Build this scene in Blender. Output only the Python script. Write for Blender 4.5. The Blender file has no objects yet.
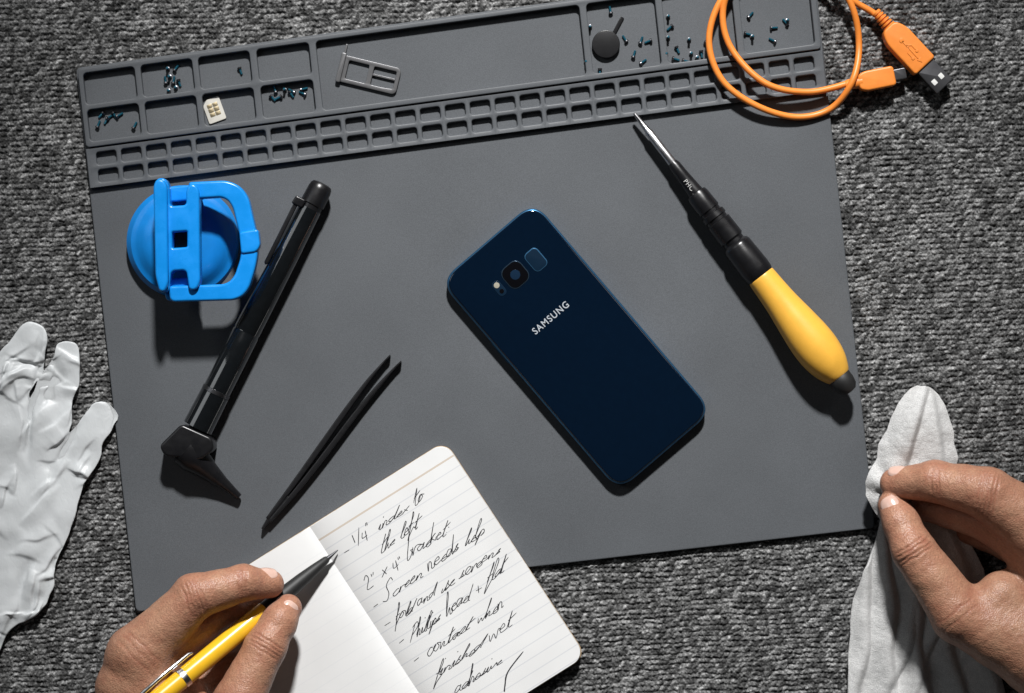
import bpy, bmesh, math, random
import numpy as np
from mathutils import Vector, Matrix
random.seed(4)
rng = np.random.default_rng(4)
SC = bpy.context.scene
C = SC.collection
S = 0.00056          # metres per photo pixel on the carpet
HP = 2400.0          # camera height in the same pixels

def PW(x, y, z=0.0):
    k = (HP - z) / HP
    return Vector(((x - 512) * k * S, (346.5 - y) * k * S, z * S))
def PWA(a):
    a = np.asarray(a, float)
    k = (HP - a[:, 2]) / HP
    return np.stack([(a[:, 0] - 512) * k * S, (346.5 - a[:, 1]) * k * S, a[:, 2] * S], 1)

# ------------------------------------------------------------------ noise
TAB = rng.random((256, 256))
def vn(x, y, seed=0):
    x = np.asarray(x, float) + seed * 17.31; y = np.asarray(y, float) + seed * 9.77
    xi = np.floor(x).astype(int); yi = np.floor(y).astype(int)
    fx = x - xi; fy = y - yi
    fx = fx * fx * (3 - 2 * fx); fy = fy * fy * (3 - 2 * fy)
    t = lambda i, j: TAB[i % 256, j % 256]
    return (t(xi, yi) * (1 - fx) + t(xi + 1, yi) * fx) * (1 - fy) + (t(xi, yi + 1) * (1 - fx) + t(xi + 1, yi + 1) * fx) * fy

# ------------------------------------------------------------------ materials
def M(name, col, rough=0.5, metal=0.0, var=0.0, vscale=300, bump=0.0, bscale=1500, spec=0.5, coat=0.0, sss=0.0, sssr=(1, .4, .2), sscale=.002, rvar=0.0, speck=0.0, bstretch=None, bdist=.0004):
    m = bpy.data.materials.new(name); m.use_nodes = True
    nt = m.node_tree; b = nt.nodes['Principled BSDF']
    b.inputs['Base Color'].default_value = (*col, 1)
    b.inputs['Roughness'].default_value = rough
    b.inputs['Metallic'].default_value = metal
    b.inputs['Specular IOR Level'].default_value = spec
    b.inputs['Coat Weight'].default_value = coat
    b.inputs['Coat Roughness'].default_value = 0.08
    if sss:
        b.inputs['Subsurface Weight'].default_value = sss
        b.inputs['Subsurface Radius'].default_value = sssr
        b.inputs['Subsurface Scale'].default_value = sscale
    tc = nt.nodes.new('ShaderNodeTexCoord')
    src = None
    if var:
        n = nt.nodes.new('ShaderNodeTexNoise'); n.inputs['Scale'].default_value = vscale; n.inputs['Detail'].default_value = 6
        nt.links.new(tc.outputs['Object'], n.inputs['Vector'])
        mr = nt.nodes.new('ShaderNodeMapRange'); mr.inputs[1].default_value = .25; mr.inputs[2].default_value = .75
        mr.inputs[3].default_value = 1 - var; mr.inputs[4].default_value = 1 + var
        nt.links.new(n.outputs['Fac'], mr.inputs[0])
        mul = nt.nodes.new('ShaderNodeVectorMath'); mul.operation = 'SCALE'
        mul.inputs[0].default_value = col
        nt.links.new(mr.outputs[0], mul.inputs['Scale'])
        src = mul.outputs[0]
        if speck:
            n3 = nt.nodes.new('ShaderNodeTexNoise'); n3.inputs['Scale'].default_value = 2200; n3.inputs['Detail'].default_value = 2
            nt.links.new(tc.outputs['Object'], n3.inputs['Vector'])
            m3 = nt.nodes.new('ShaderNodeMapRange'); m3.inputs[1].default_value = .3; m3.inputs[2].default_value = .7
            m3.inputs[3].default_value = 1 - speck; m3.inputs[4].default_value = 1 + speck
            nt.links.new(n3.outputs['Fac'], m3.inputs[0])
            mu3 = nt.nodes.new('ShaderNodeVectorMath'); mu3.operation = 'SCALE'
            nt.links.new(src, mu3.inputs[0]); nt.links.new(m3.outputs[0], mu3.inputs['Scale']); src = mu3.outputs[0]
        nt.links.new(src, b.inputs['Base Color'])
    if rvar:
        n = nt.nodes.new('ShaderNodeTexNoise'); n.inputs['Scale'].default_value = 120; n.inputs['Detail'].default_value = 5
        nt.links.new(tc.outputs['Object'], n.inputs['Vector'])
        mr = nt.nodes.new('ShaderNodeMapRange'); mr.inputs[1].default_value = .3; mr.inputs[2].default_value = .7
        mr.inputs[3].default_value = rough - rvar; mr.inputs[4].default_value = rough + rvar
        nt.links.new(n.outputs['Fac'], mr.inputs[0]); nt.links.new(mr.outputs[0], b.inputs['Roughness'])
    if bump:
        n = nt.nodes.new('ShaderNodeTexNoise'); n.inputs['Scale'].default_value = bscale; n.inputs['Detail'].default_value = 4
        if bstretch:
            mp_ = nt.nodes.new('ShaderNodeMapping'); mp_.inputs['Scale'].default_value = bstretch; mp_.inputs['Rotation'].default_value = (0, 0, .35)
            nt.links.new(tc.outputs['Object'], mp_.inputs['Vector']); nt.links.new(mp_.outputs[0], n.inputs['Vector'])
            n.inputs['Distortion'].default_value = .6
        else:
            nt.links.new(tc.outputs['Object'], n.inputs['Vector'])
        bp = nt.nodes.new('ShaderNodeBump'); bp.inputs['Strength'].default_value = bump; bp.inputs['Distance'].default_value = bdist
        nt.links.new(n.outputs['Fac'], bp.inputs['Height']); nt.links.new(bp.outputs[0], b.inputs['Normal'])
    return m

MAT = dict(
    mat=M('silicone_grey', (.083, .089, .097), .58, var=.12, vscale=14, bump=.18, bscale=2500, spec=.3, speck=.17),
    tray=M('silicone_tray', (.080, .086, .094), .48, var=.07, vscale=60, bump=.12, bscale=2500, spec=.4, speck=.12),
    black=M('black_plastic', (.007, .007, .008), .30, var=.2, bump=.05, rvar=.08),
    blackgloss=M('black_gloss', (.004, .005, .006), .10, var=.2, spec=.9, coat=1.0, rvar=.03),
    blackmatte=M('black_matte', (.009, .009, .010), .32, var=.25, bump=.12, bscale=3000),
    rubber=M('black_rubber', (.012, .012, .012), .55, var=.2, bump=.1),
    blue=M('blue_plastic', (.006, .235, .68), .28, var=.08, vscale=120, bump=.05, bscale=900, rvar=.08),
    bluecup=M('blue_rubber', (.006, .195, .57), .34, var=.08, vscale=120, bump=.05, bscale=900),
    orange=M('orange_plastic', (.78, .235, .035), .42, var=.06, bump=.06),
    yellow=M('yellow_plastic', (.77, .41, .055), .38, var=.06, vscale=150, bump=.08, bscale=1200),
    yellowpen=M('yellow_pen', (.80, .46, .020), .30, var=.05, coat=.3),
    steel=M('steel', (.62, .62, .63), .28, 1.0, var=.1, rvar=.08),
    darksteel=M('dark_steel', (.16, .16, .17), .35, 1.0, var=.1),
    alu=M('sim_alu', (.17, .17, .175), .40, .8, var=.1),
    teal=M('teal_threadlock', (.01, .10, .15), .45, .4),
    cream=M('card_cream', (.52, .50, .45), .5, var=.06),
    gold=M('gold_contact', (.46, .38, .24), .35, .8, var=.1),
    glass=M('navy_glass', (.0008, .0052, .0145), .06, var=.05, coat=.7, spec=.5, rvar=.02),
    frame=M('navy_metal', (.055, .18, .34), .34, .85, var=.05),
    navy2=M('navy_dark', (.004, .014, .03), .2),
    lens=M('lens_black', (.002, .002, .003), .05, coat=1.0),
    lensring=M('lens_ring', (.035, .065, .10), .25, .7),
    lensblue=M('lens_core', (.006, .018, .04), .05, coat=1),
    logo=M('silver_print', (.48, .52, .56), .4, .3),
    flash=M('flash_lens', (.32, .30, .24), .25),
    kraft=M('kraft', (.35, .24, .13), .7, var=.1, bump=.1),
    ink=M('ink', (.022, .022, .026), .5),
    white=M('white_plastic', (.70, .70, .68), .4),
    mark=M('grey_marking', (.45, .45, .44), .5),
    cloth=M('microfibre', (.54, .54, .535), .95, var=.09, vscale=300, bump=1.0, bscale=1500, spec=.1, speck=.22),
    glove=M('latex', (.58, .60, .61), .40, var=.04, vscale=60, bump=.30, bscale=1.0, spec=.4, bstretch=(420, 260, 260), bdist=.0006, sss=.3, sssr=(1, 1, 1), sscale=.0012),
    nail=M('nail', (.60, .40, .33), .20, var=.06, coat=.5),
)
# skin: vertex attribute "tint" carries redness around the joints and finger tips
def skin_mat():
    m = bpy.data.materials.new('skin'); m.use_nodes = True
    nt = m.node_tree; b = nt.nodes['Principled BSDF']
    tc = nt.nodes.new('ShaderNodeTexCoord')
    at = nt.nodes.new('ShaderNodeAttribute'); at.attribute_name = 'tint'
    n = nt.nodes.new('ShaderNodeTexNoise'); n.inputs['Scale'].default_value = 170; n.inputs['Detail'].default_value = 7
    nt.links.new(tc.outputs['Object'], n.inputs['Vector'])
    mx = nt.nodes.new('ShaderNodeMix'); mx.data_type = 'RGBA'
    mx.inputs[6].default_value = (.42, .230, .145, 1); mx.inputs[7].default_value = (.32, .128, .080, 1)
    add = nt.nodes.new('ShaderNodeMath'); add.operation = 'MULTIPLY_ADD'; add.inputs[1].default_value = 1.2; add.inputs[2].default_value = -.43
    nt.links.new(n.outputs['Fac'], add.inputs[0])
    a2 = nt.nodes.new('ShaderNodeMath'); a2.operation = 'ADD'; a2.use_clamp = True
    nt.links.new(add.outputs[0], a2.inputs[0]); nt.links.new(at.outputs['Fac'], a2.inputs[1])
    nt.links.new(a2.outputs[0], mx.inputs[0])
    n2 = nt.nodes.new('ShaderNodeTexNoise'); n2.inputs['Scale'].default_value = 900; n2.inputs['Detail'].default_value = 3
    nt.links.new(tc.outputs['Object'], n2.inputs['Vector'])
    mr = nt.nodes.new('ShaderNodeMapRange'); mr.inputs[1].default_value = .3; mr.inputs[2].default_value = .7; mr.inputs[3].default_value = .80; mr.inputs[4].default_value = 1.12
    nt.links.new(n2.outputs['Fac'], mr.inputs[0])
    mul = nt.nodes.new('ShaderNodeVectorMath'); mul.operation = 'SCALE'
    nt.links.new(mx.outputs[2], mul.inputs[0]); nt.links.new(mr.outputs[0], mul.inputs['Scale'])
    nt.links.new(mul.outputs[0], b.inputs['Base Color'])
    b.inputs['Roughness'].default_value = .43
    b.inputs['Specular IOR Level'].default_value = .45
    b.inputs['Subsurface Weight'].default_value = .03
    b.inputs['Subsurface Radius'].default_value = (1, .35, .2)
    b.inputs['Subsurface Scale'].default_value = .002
    v = nt.nodes.new('ShaderNodeTexVoronoi'); v.inputs['Scale'].default_value = 1200
    nt.links.new(tc.outputs['Object'], v.inputs['Vector'])
    bp = nt.nodes.new('ShaderNodeBump'); bp.inputs['Strength'].default_value = .6; bp.inputs['Distance'].default_value = .0003
    nt.links.new(v.outputs['Distance'], bp.inputs['Height'])
    bp2 = nt.nodes.new('ShaderNodeBump'); bp2.inputs['Strength'].default_value = .5; bp2.inputs['Distance'].default_value = .0007
    n4 = nt.nodes.new('ShaderNodeTexNoise'); n4.inputs['Scale'].default_value = 380; n4.inputs['Detail'].default_value = 5
    nt.links.new(tc.outputs['Object'], n4.inputs['Vector']); nt.links.new(n4.outputs['Fac'], bp2.inputs['Height'])
    nt.links.new(bp.outputs[0], bp2.inputs['Normal']); nt.links.new(bp2.outputs[0], b.inputs['Normal'])
    return m
MAT['skin'] = skin_mat()

def page_mat(ruled):
    m = bpy.data.materials.new('paper'); m.use_nodes = True
    nt = m.node_tree; b = nt.nodes['Principled BSDF']; b.inputs['Roughness'].default_value = .75
    b.inputs['Specular IOR Level'].default_value = .2
    uv = nt.nodes.new('ShaderNodeUVMap'); uv.uv_map = 'UVMap'
    sp = nt.nodes.new('ShaderNodeSeparateXYZ'); nt.links.new(uv.outputs[0], sp.inputs[0])
    def math_(op, a, v=None, c=False):
        n = nt.nodes.new('ShaderNodeMath'); n.operation = op; n.use_clamp = c
        if hasattr(a, 'links'): nt.links.new(a, n.inputs[0])
        else: n.inputs[0].default_value = a
        if v is not None:
            if hasattr(v, 'links'): nt.links.new(v, n.inputs[1])
            else: n.inputs[1].default_value = v
        return n.outputs[0]
    bpx = math_('MULTIPLY', sp.outputs[1], 255.0)
    fr = math_('FRACT', math_('DIVIDE', math_('SUBTRACT', bpx, 27.0), 12.6))
    ln = math_('MULTIPLY', math_('LESS_THAN', fr, .085), math_('GREATER_THAN', bpx, 26.0))
    ln = math_('MULTIPLY', ln, .22 if ruled else .06)
    hd = math_('MULTIPLY', math_('LESS_THAN', math_('ABSOLUTE', math_('SUBTRACT', bpx, 16.0)), .9), .55 if ruled else 0.0)
    tc = nt.nodes.new('ShaderNodeTexCoord')
    n = nt.nodes.new('ShaderNodeTexNoise'); n.inputs['Scale'].default_value = 40; n.inputs['Detail'].default_value = 7
    nt.links.new(tc.outputs['Object'], n.inputs['Vector'])
    cr = nt.nodes.new('ShaderNodeMix'); cr.data_type = 'RGBA'
    cr.inputs[6].default_value = (.61, .61, .605, 1); cr.inputs[7].default_value = (.71, .71, .705, 1)
    nt.links.new(n.outputs['Fac'], cr.inputs[0])
    m1 = nt.nodes.new('ShaderNodeMix'); m1.data_type = 'RGBA'; m1.inputs[7].default_value = (.20, .24, .33, 1)
    nt.links.new(cr.outputs[2], m1.inputs[6]); nt.links.new(ln, m1.inputs[0])
    m2 = nt.nodes.new('ShaderNodeMix'); m2.data_type = 'RGBA'; m2.inputs[7].default_value = (.40, .28, .16, 1)
    nt.links.new(m1.outputs[2], m2.inputs[6]); nt.links.new(hd, m2.inputs[0])
    nt.links.new(m2.outputs[2], b.inputs['Base Color'])
    return m
MAT['page_r'] = page_mat(True); MAT['page_l'] = page_mat(False)

# ------------------------------------------------------------------ object helpers
BASE = {}
def setp(o, label=None, cat=None, group=None, kind=None):
    if label: o['label'] = label
    if cat: o['category'] = cat
    if group: o['group'] = group
    if kind: o['kind'] = kind
    return o
def thing(name, label, cat, base, group=None):
    o = bpy.data.objects.new(name, None); C.objects.link(o)
    o.empty_display_size = .01
    o.location = PW(*base); BASE[o.name] = Vector(o.location)
    return setp(o, label, cat, group)
def finish(me, angle=40, flat_top=False):
    bm = bmesh.new(); bm.from_mesh(me)
    bmesh.ops.remove_doubles(bm, verts=bm.verts, dist=2e-7)
    bmesh.ops.recalc_face_normals(bm, faces=bm.faces)
    bm.to_mesh(me); bm.free()
    for p in me.polygons: p.use_smooth = not (flat_top and abs(p.normal.z) > .9995)
    me.set_sharp_from_angle(angle=math.radians(angle))
def link(name, me, mat, parent=None, base=None):
    """me holds world coordinates; moved under the thing's base."""
    b = BASE[parent.name] if parent else (PW(*base) if base else Vector((0, 0, 0)))
    me.transform(Matrix.Translation(-b))
    o = bpy.data.objects.new(name, me); C.objects.link(o)
    me.materials.clear(); me.materials.append(MAT[mat] if isinstance(mat, str) else mat)
    if parent: o.parent = parent
    else: o.location = b
    BASE[o.name] = b
    return o
def from_vf(name, v, f, mat, parent=None, base=None, angle=40, clean=True):
    me = bpy.data.meshes.new(name)
    me.from_pydata([tuple(p) for p in v], [], [tuple(q) for q in f])
    if clean: finish(me, angle)
    return link(name, me, mat, parent, base)

def sweep_vf(pts, rad, seg=24, caps=True):
    pts = [Vector(p) for p in pts]; n = len(pts)
    V, F = [], []
    tang = []
    for i in range(n):
        a = pts[max(i - 1, 0)]; b = pts[min(i + 1, n - 1)]
        t = b - a
        if t.length < 1e-9: t = tang[-1] if tang else pts[-1] - pts[0]
        tang.append(t.normalized())
    up = Vector((0, 0, 1))
    if abs(tang[0].dot(up)) > .95: up = Vector((0, 1, 0))
    nrm = (up - tang[0] * up.dot(tang[0])).normalized()
    for i in range(n):
        nrm = (nrm - tang[i] * nrm.dot(tang[i])).normalized()
        bi = tang[i].cross(nrm)
        for k in range(seg):
            a = 2 * math.pi * k / seg
            V.append(pts[i] + (nrm * math.cos(a) + bi * math.sin(a)) * rad[i])
    for i in range(n - 1):
        for k in range(seg):
            F.append((i * seg + k, i * seg + (k + 1) % seg, (i + 1) * seg + (k + 1) % seg, (i + 1) * seg + k))
    if caps:
        F.append(tuple(range(seg))[::-1]); F.append(tuple((n - 1) * seg + k for k in range(seg)))
    return V, F
def lathe(name, p0, p1, prof, mat, parent, seg=32, angle=35, phase=0.0, rs=1.0):
    """profile [(distance px, radius px)] turned round the axis p0 -> p1 (photo px triplets)."""
    a = PW(*p0); d = (PW(*p1) - a).normalized()
    up = Vector((0, 0, 1)) if abs(d.z) < .95 else Vector((0, 1, 0))
    n0 = (up - d * up.dot(d)).normalized(); b0 = d.cross(n0)
    V, F = [], []; n = len(prof)
    for (q, r) in prof:
        r = max(r * rs, .02) * S; c = a + d * (q * S)
        for k in range(seg):
            t = 2 * math.pi * (k + phase) / seg; V.append(c + (n0 * math.cos(t) + b0 * math.sin(t)) * r)
    for i in range(n - 1):
        for k in range(seg): F.append((i * seg + k, i * seg + (k + 1) % seg, (i + 1) * seg + (k + 1) % seg, (i + 1) * seg + k))
    F.append(tuple(range(seg))[::-1]); F.append(tuple((n - 1) * seg + k for k in range(seg)))
    return from_vf(name, V, F, mat, parent, angle=angle)
def smoothprof(pr, n=5):
    return [tuple(p) for p in catmull(pr, n)]
def catmull(pts, n=8, cyclic=False):
    P = [np.array(p, float) for p in pts]; out = []
    m = len(P)
    for i in range(m - 1):
        p0 = P[max(i - 1, 0)]; p1 = P[i]; p2 = P[i + 1]; p3 = P[min(i + 2, m - 1)]
        for k in range(n):
            t = k / n
            out.append(.5 * ((2 * p1) + (-p0 + p2) * t + (2 * p0 - 5 * p1 + 4 * p2 - p3) * t * t + (-p0 + 3 * p1 - 3 * p2 + p3) * t ** 3))
    out.append(P[-1]); return out

def rpoly(corners, r, n=5, w=.71):
    out = []; m = len(corners)
    for i in range(m):
        p = np.array(corners[i], float); a = np.array(corners[i - 1], float); b = np.array(corners[(i + 1) % m], float)
        da = (a - p); db = (b - p); la = np.linalg.norm(da); lb = np.linalg.norm(db)
        rr = r[i] if isinstance(r, (list, tuple)) else r
        rr = min(rr, la * .49, lb * .49)
        pa = p + da / la * rr; pb = p + db / lb * rr
        for k in range(n + 1):
            t = k / n
            den = (1 - t) ** 2 + 2 * w * t * (1 - t) + t * t
            out.append(((1 - t) ** 2 * pa + 2 * w * t * (1 - t) * p + t * t * pb) / den)
    return out
def rrect(cx, cy, L, W, ang, r=2, n=5, wt=.71):
    d = np.array([math.cos(ang), math.sin(ang)]); w = np.array([-math.sin(ang), math.cos(ang)]); c = np.array([cx, cy])
    return rpoly([c - d * L / 2 - w * W / 2, c + d * L / 2 - w * W / 2, c + d * L / 2 + w * W / 2, c - d * L / 2 + w * W / 2], r, n, wt)
def circ(cx, cy, r, n=40):
    return [(cx + r * math.cos(2 * math.pi * k / n), cy + r * math.sin(2 * math.pi * k / n)) for k in range(n)]
def prism_me(outline, z0, z1, bev=.5, holes=(), res=3):
    cu = bpy.data.curves.new('tmp', 'CURVE'); cu.dimensions = '2D'; cu.fill_mode = 'BOTH'
    for loop in [outline] + list(holes):
        sp = cu.splines.new('POLY'); sp.points.add(len(loop) - 1); sp.use_cyclic_u = True
        for i, q in enumerate(loop):
            w = PW(q[0], q[1], z1); sp.points[i].co = (w.x, w.y, 0, 1)
    bev = min(bev, (z1 - z0) / 2 - .002)
    cu.extrude = ((z1 - z0) / 2 - bev) * S
    cu.bevel_depth = bev * S; cu.offset = -bev * S; cu.bevel_resolution = res
    o = bpy.data.objects.new('tmp', cu); C.objects.link(o)
    dg = bpy.context.evaluated_depsgraph_get(); dg.update()
    me = bpy.data.meshes.new_from_object(o.evaluated_get(dg))
    bpy.data.objects.remove(o); bpy.data.curves.remove(cu)
    me.transform(Matrix.Translation((0, 0, (z0 + z1) / 2 * S)))
    return me
def prism(name, outline, z0, z1, mat, parent=None, bev=.5, holes=(), res=3, base=None, angle=40):
    me = prism_me(outline, z0, z1, bev, holes, res)
    me.name = name
    finish(me, angle, True)
    return link(name, me, mat, parent, base)
def multi_prism(name, outs, z0, z1, mat, parent, bev=.2, res=2):
    bm = bmesh.new()
    for q in outs:
        me = prism_me(q, z0, z1, bev, (), res); bm.from_mesh(me); bpy.data.meshes.remove(me)
    me = bpy.data.meshes.new(name); bm.to_mesh(me); bm.free(); finish(me, 40, True)
    return link(name, me, mat, parent)
def text(name, body, size, cx, cy, z, ang, mat, parent, spacing=1.0, bold=0.0, xs=1.0):
    cu = bpy.data.curves.new('tmp', 'FONT'); cu.body = body; cu.align_x = 'CENTER'; cu.align_y = 'CENTER'
    cu.size = size * S; cu.space_character = spacing; cu.extrude = .05 * S; cu.offset = bold * S
    o = bpy.data.objects.new('tmp', cu); C.objects.link(o)
    dg = bpy.context.evaluated_depsgraph_get(); dg.update()
    me = bpy.data.meshes.new_from_object(o.evaluated_get(dg))
    bpy.data.objects.remove(o); bpy.data.curves.remove(cu)
    me.name = name
    me.transform(Matrix.Translation(PW(cx, cy, z)) @ Matrix.Rotation(ang, 4, 'Z') @ Matrix.Diagonal((xs, 1, 1, 1)))
    return link(name, me, mat, parent)
def dup(root):
    r = root.copy(); C.objects.link(r)
    for ch in root.children:
        c = ch.copy(); C.objects.link(c); c.parent = r
    return r

# ------------------------------------------------------------------ carpet
def carpet():
    xs = np.concatenate([np.linspace(-1500, -75, 60), np.arange(-70, 1095, 1.0), np.linspace(1100, 2550, 60)])
    ys = np.concatenate([np.linspace(-1300, -75, 50), np.arange(-70, 765, .85), np.linspace(770, 2000, 50)])
    X, Y = np.meshgrid(xs, ys, indexing='ij')
    q = (Y + .05 * X + 4.0 * (vn(X / 32, Y / 32, 1) - .5) + 2.2 * (vn(X / 7, Y / 7, 2) - .5)) / 5.3
    row = np.floor(q); f = q - row
    prof = np.sqrt(np.clip(1 - (2 * f - 1) ** 2, 0, 1))
    ph = X / 4.4 + TAB[(row.astype(int)) % 256, 7] * 9 + 1.4 * (vn(X / 9, row * 3.3, 3) - .5) + (f - .5) * 1.0
    lp = np.floor(ph); lf = ph - lp
    loop = np.sqrt(np.clip(1 - (2 * lf - 1) ** 2, 0, 1))
    hgt = 2.5 * prof * (.25 + .75 * loop) + 1.5 * (vn(X / 3.2, Y / 3.2, 4) - .5) + 2.0 * (vn(X / 1.5, Y / 1.5, 5) - .5) - 4.3
    hgt = np.minimum(hgt, -.15)
    rid = TAB[(row.astype(int) * 7) % 256, (lp.astype(int) * 13) % 256]
    fib = vn((X + .4 * Y) / 1.7 + row * 5, (Y - .3 * X) / 1.3, 6)
    pep = vn(X / 1.05, Y / 1.05, 8)
    mixv = .38 * rid + .32 * fib + .30 * pep
    col = .024 + .80 * np.clip(mixv - .16, 0, 1) ** 2.1
    col *= (.34 + .66 * prof ** 1.0) * (.52 + .48 * loop) * (.86 + .30 * vn(X / 16, Y / 12, 9)) * 1.12  # groove shade between rows and loops painted into the fibre colour
    nx, ny = X.shape
    v = np.stack([X, Y, hgt], -1).reshape(-1, 3)
    w = v.copy(); w[:, 0] = (v[:, 0] - 512) * S; w[:, 1] = (346.5 - v[:, 1]) * S; w[:, 2] *= S
    idx = np.arange(nx * ny).reshape(nx, ny)
    qd = np.stack([idx[:-1, :-1], idx[:-1, 1:], idx[1:, 1:], idx[1:, :-1]], -1).reshape(-1, 4)
    me = bpy.data.meshes.new('carpet')
    me.vertices.add(len(w)); me.vertices.foreach_set('co', w.astype(np.float32).ravel())
    me.loops.add(qd.size); me.loops.foreach_set('vertex_index', qd.astype(np.int32).ravel())
    me.polygons.add(len(qd)); me.polygons.foreach_set('loop_start', np.arange(0, qd.size, 4, dtype=np.int32))
    me.polygons.foreach_set('use_smooth', np.ones(len(qd), bool))
    me.update(calc_edges=True)
    ca = me.color_attributes.new('fibre_groove_shade', 'FLOAT_COLOR', 'POINT')
    c4 = np.ones((len(w), 4), np.float32); c4[:, :3] = col.reshape(-1, 1) * np.array([.995, .995, .99]); ca.data.foreach_set('color', c4.ravel())
    m = bpy.data.materials.new('carpet_wool'); m.use_nodes = True
    b = m.node_tree.nodes['Principled BSDF']; b.inputs['Roughness'].default_value = .95; b.inputs['Specular IOR Level'].default_value = .1
    a = m.node_tree.nodes.new('ShaderNodeAttribute'); a.attribute_name = 'fibre_groove_shade'
    tc = m.node_tree.nodes.new('ShaderNodeTexCoord')
    n = m.node_tree.nodes.new('ShaderNodeTexNoise'); n.inputs['Scale'].default_value = 1700; n.inputs['Detail'].default_value = 3
    m.node_tree.links.new(tc.outputs['Object'], n.inputs['Vector'])
    mr = m.node_tree.nodes.new('ShaderNodeMapRange'); mr.inputs[1].default_value = .3; mr.inputs[2].default_value = .7; mr.inputs[3].default_value = .48; mr.inputs[4].default_value = 1.52
    m.node_tree.links.new(n.outputs['Fac'], mr.inputs[0])
    mu = m.node_tree.nodes.new('ShaderNodeVectorMath'); mu.operation = 'SCALE'
    m.node_tree.links.new(a.outputs['Color'], mu.inputs[0]); m.node_tree.links.new(mr.outputs[0], mu.inputs['Scale'])
    m.node_tree.links.new(mu.outputs[0], b.inputs['Base Color'])
    o = link('carpet', me, m)
    setp(o, 'grey ribbed loop carpet under everything', 'carpet', kind='structure')
carpet()

# ------------------------------------------------------------------ repair mat
TL, TR, BL, BR = [np.array(p, float) for p in ((76, 68), (814, -34), (136, 612), (875, 528))]
MW, MH = 745.0, 548.0
def mp(s, t):
    u, v = s / MW, t / MH
    return (TL * (1 - u) + TR * u) * (1 - v) + (BL * (1 - u) + BR * u) * v
def mrect(s0, t0, s1, t1, r, n=4):
    return rpoly([mp(s0, t0), mp(s1, t0), mp(s1, t1), mp(s0, t1)], r, n)
ZM, ZT = 4.0, 11.5
mat_root = thing('repair_mat', 'large dark grey silicone repair mat with parts compartments along its top edge', 'mat', (475, 300, 0))
def sheet():
    R = 5.0
    es = [0, .25, .6, 1.0, 2, 3.5, 5]
    ss = es + list(np.linspace(5, MW - 5, 75)[1:-1]) + [MW - e for e in es[::-1]]
    ts = es + list(np.linspace(5, MH - 5, 56)[1:-1]) + [MH - e for e in es[::-1]]
    V, F = [], []; a, b = len(ss), len(ts)
    for s in ss:
        for t_ in ts:
            s2, t2 = s, t_
            cs_ = min(max(s, R), MW - R); ct_ = min(max(t_, R), MH - R)
            dx, dy = s - cs_, t_ - ct_
            if dx and dy:
                m_ = max(abs(dx), abs(dy)) / math.hypot(dx, dy); s2 = cs_ + dx * m_; t2 = ct_ + dy * m_
            e = max(min(s, t_, MW - s, MH - t_), 0); dz = 0 if e >= 1 else -(1 - math.sqrt(1 - (1 - e) ** 2))
            z = ZM + dz + (.28 * (float(vn(s / 120, t_ / 120, 3)) - .5) if t_ > 122 else 0) - .15
            p = mp(s2, t2); V.append(PW(p[0], p[1], z))
    for i in range(a - 1):
        for j in range(b - 1): F.append((i * b + j, i * b + j + 1, (i + 1) * b + j + 1, (i + 1) * b + j))
    rim = [i * b for i in range(a)] + [(a - 1) * b + j for j in range(1, b)] + [i * b + b - 1 for i in range(a - 2, -1, -1)] + [j for j in range(b - 2, 0, -1)]
    low = []
    for k in rim:
        V.append(Vector((V[k].x, V[k].y, 0.0))); low.append(len(V) - 1)
    m_ = len(rim)
    for k in range(m_): F.append((rim[k], rim[(k + 1) % m_], low[(k + 1) % m_], low[k]))
    F.append(tuple(low))
    return from_vf('work_surface', V, F, 'mat', mat_root, angle=60)
sheet()
pockets = []
for (a, b) in ((6, 58), (64, 116), (122, 174), (181, 234)):
    pockets.append(mrect(a, 6, b, 38, 4)); pockets.append(mrect(a, 43, b, 75, 4))
pockets.append(mrect(241, 6, 507, 75, 4))
for (a, b) in ((514, 583), (590, 660), (667, 738)):
    pockets.append(mrect(a, 6, b, 75, 4))
prism('compartment_tray', mrect(1.2, 1.2, MW - 1.2, 80.5, 4), ZM - .1, ZT, 'tray', mat_root, bev=1.0, holes=pockets)
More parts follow.
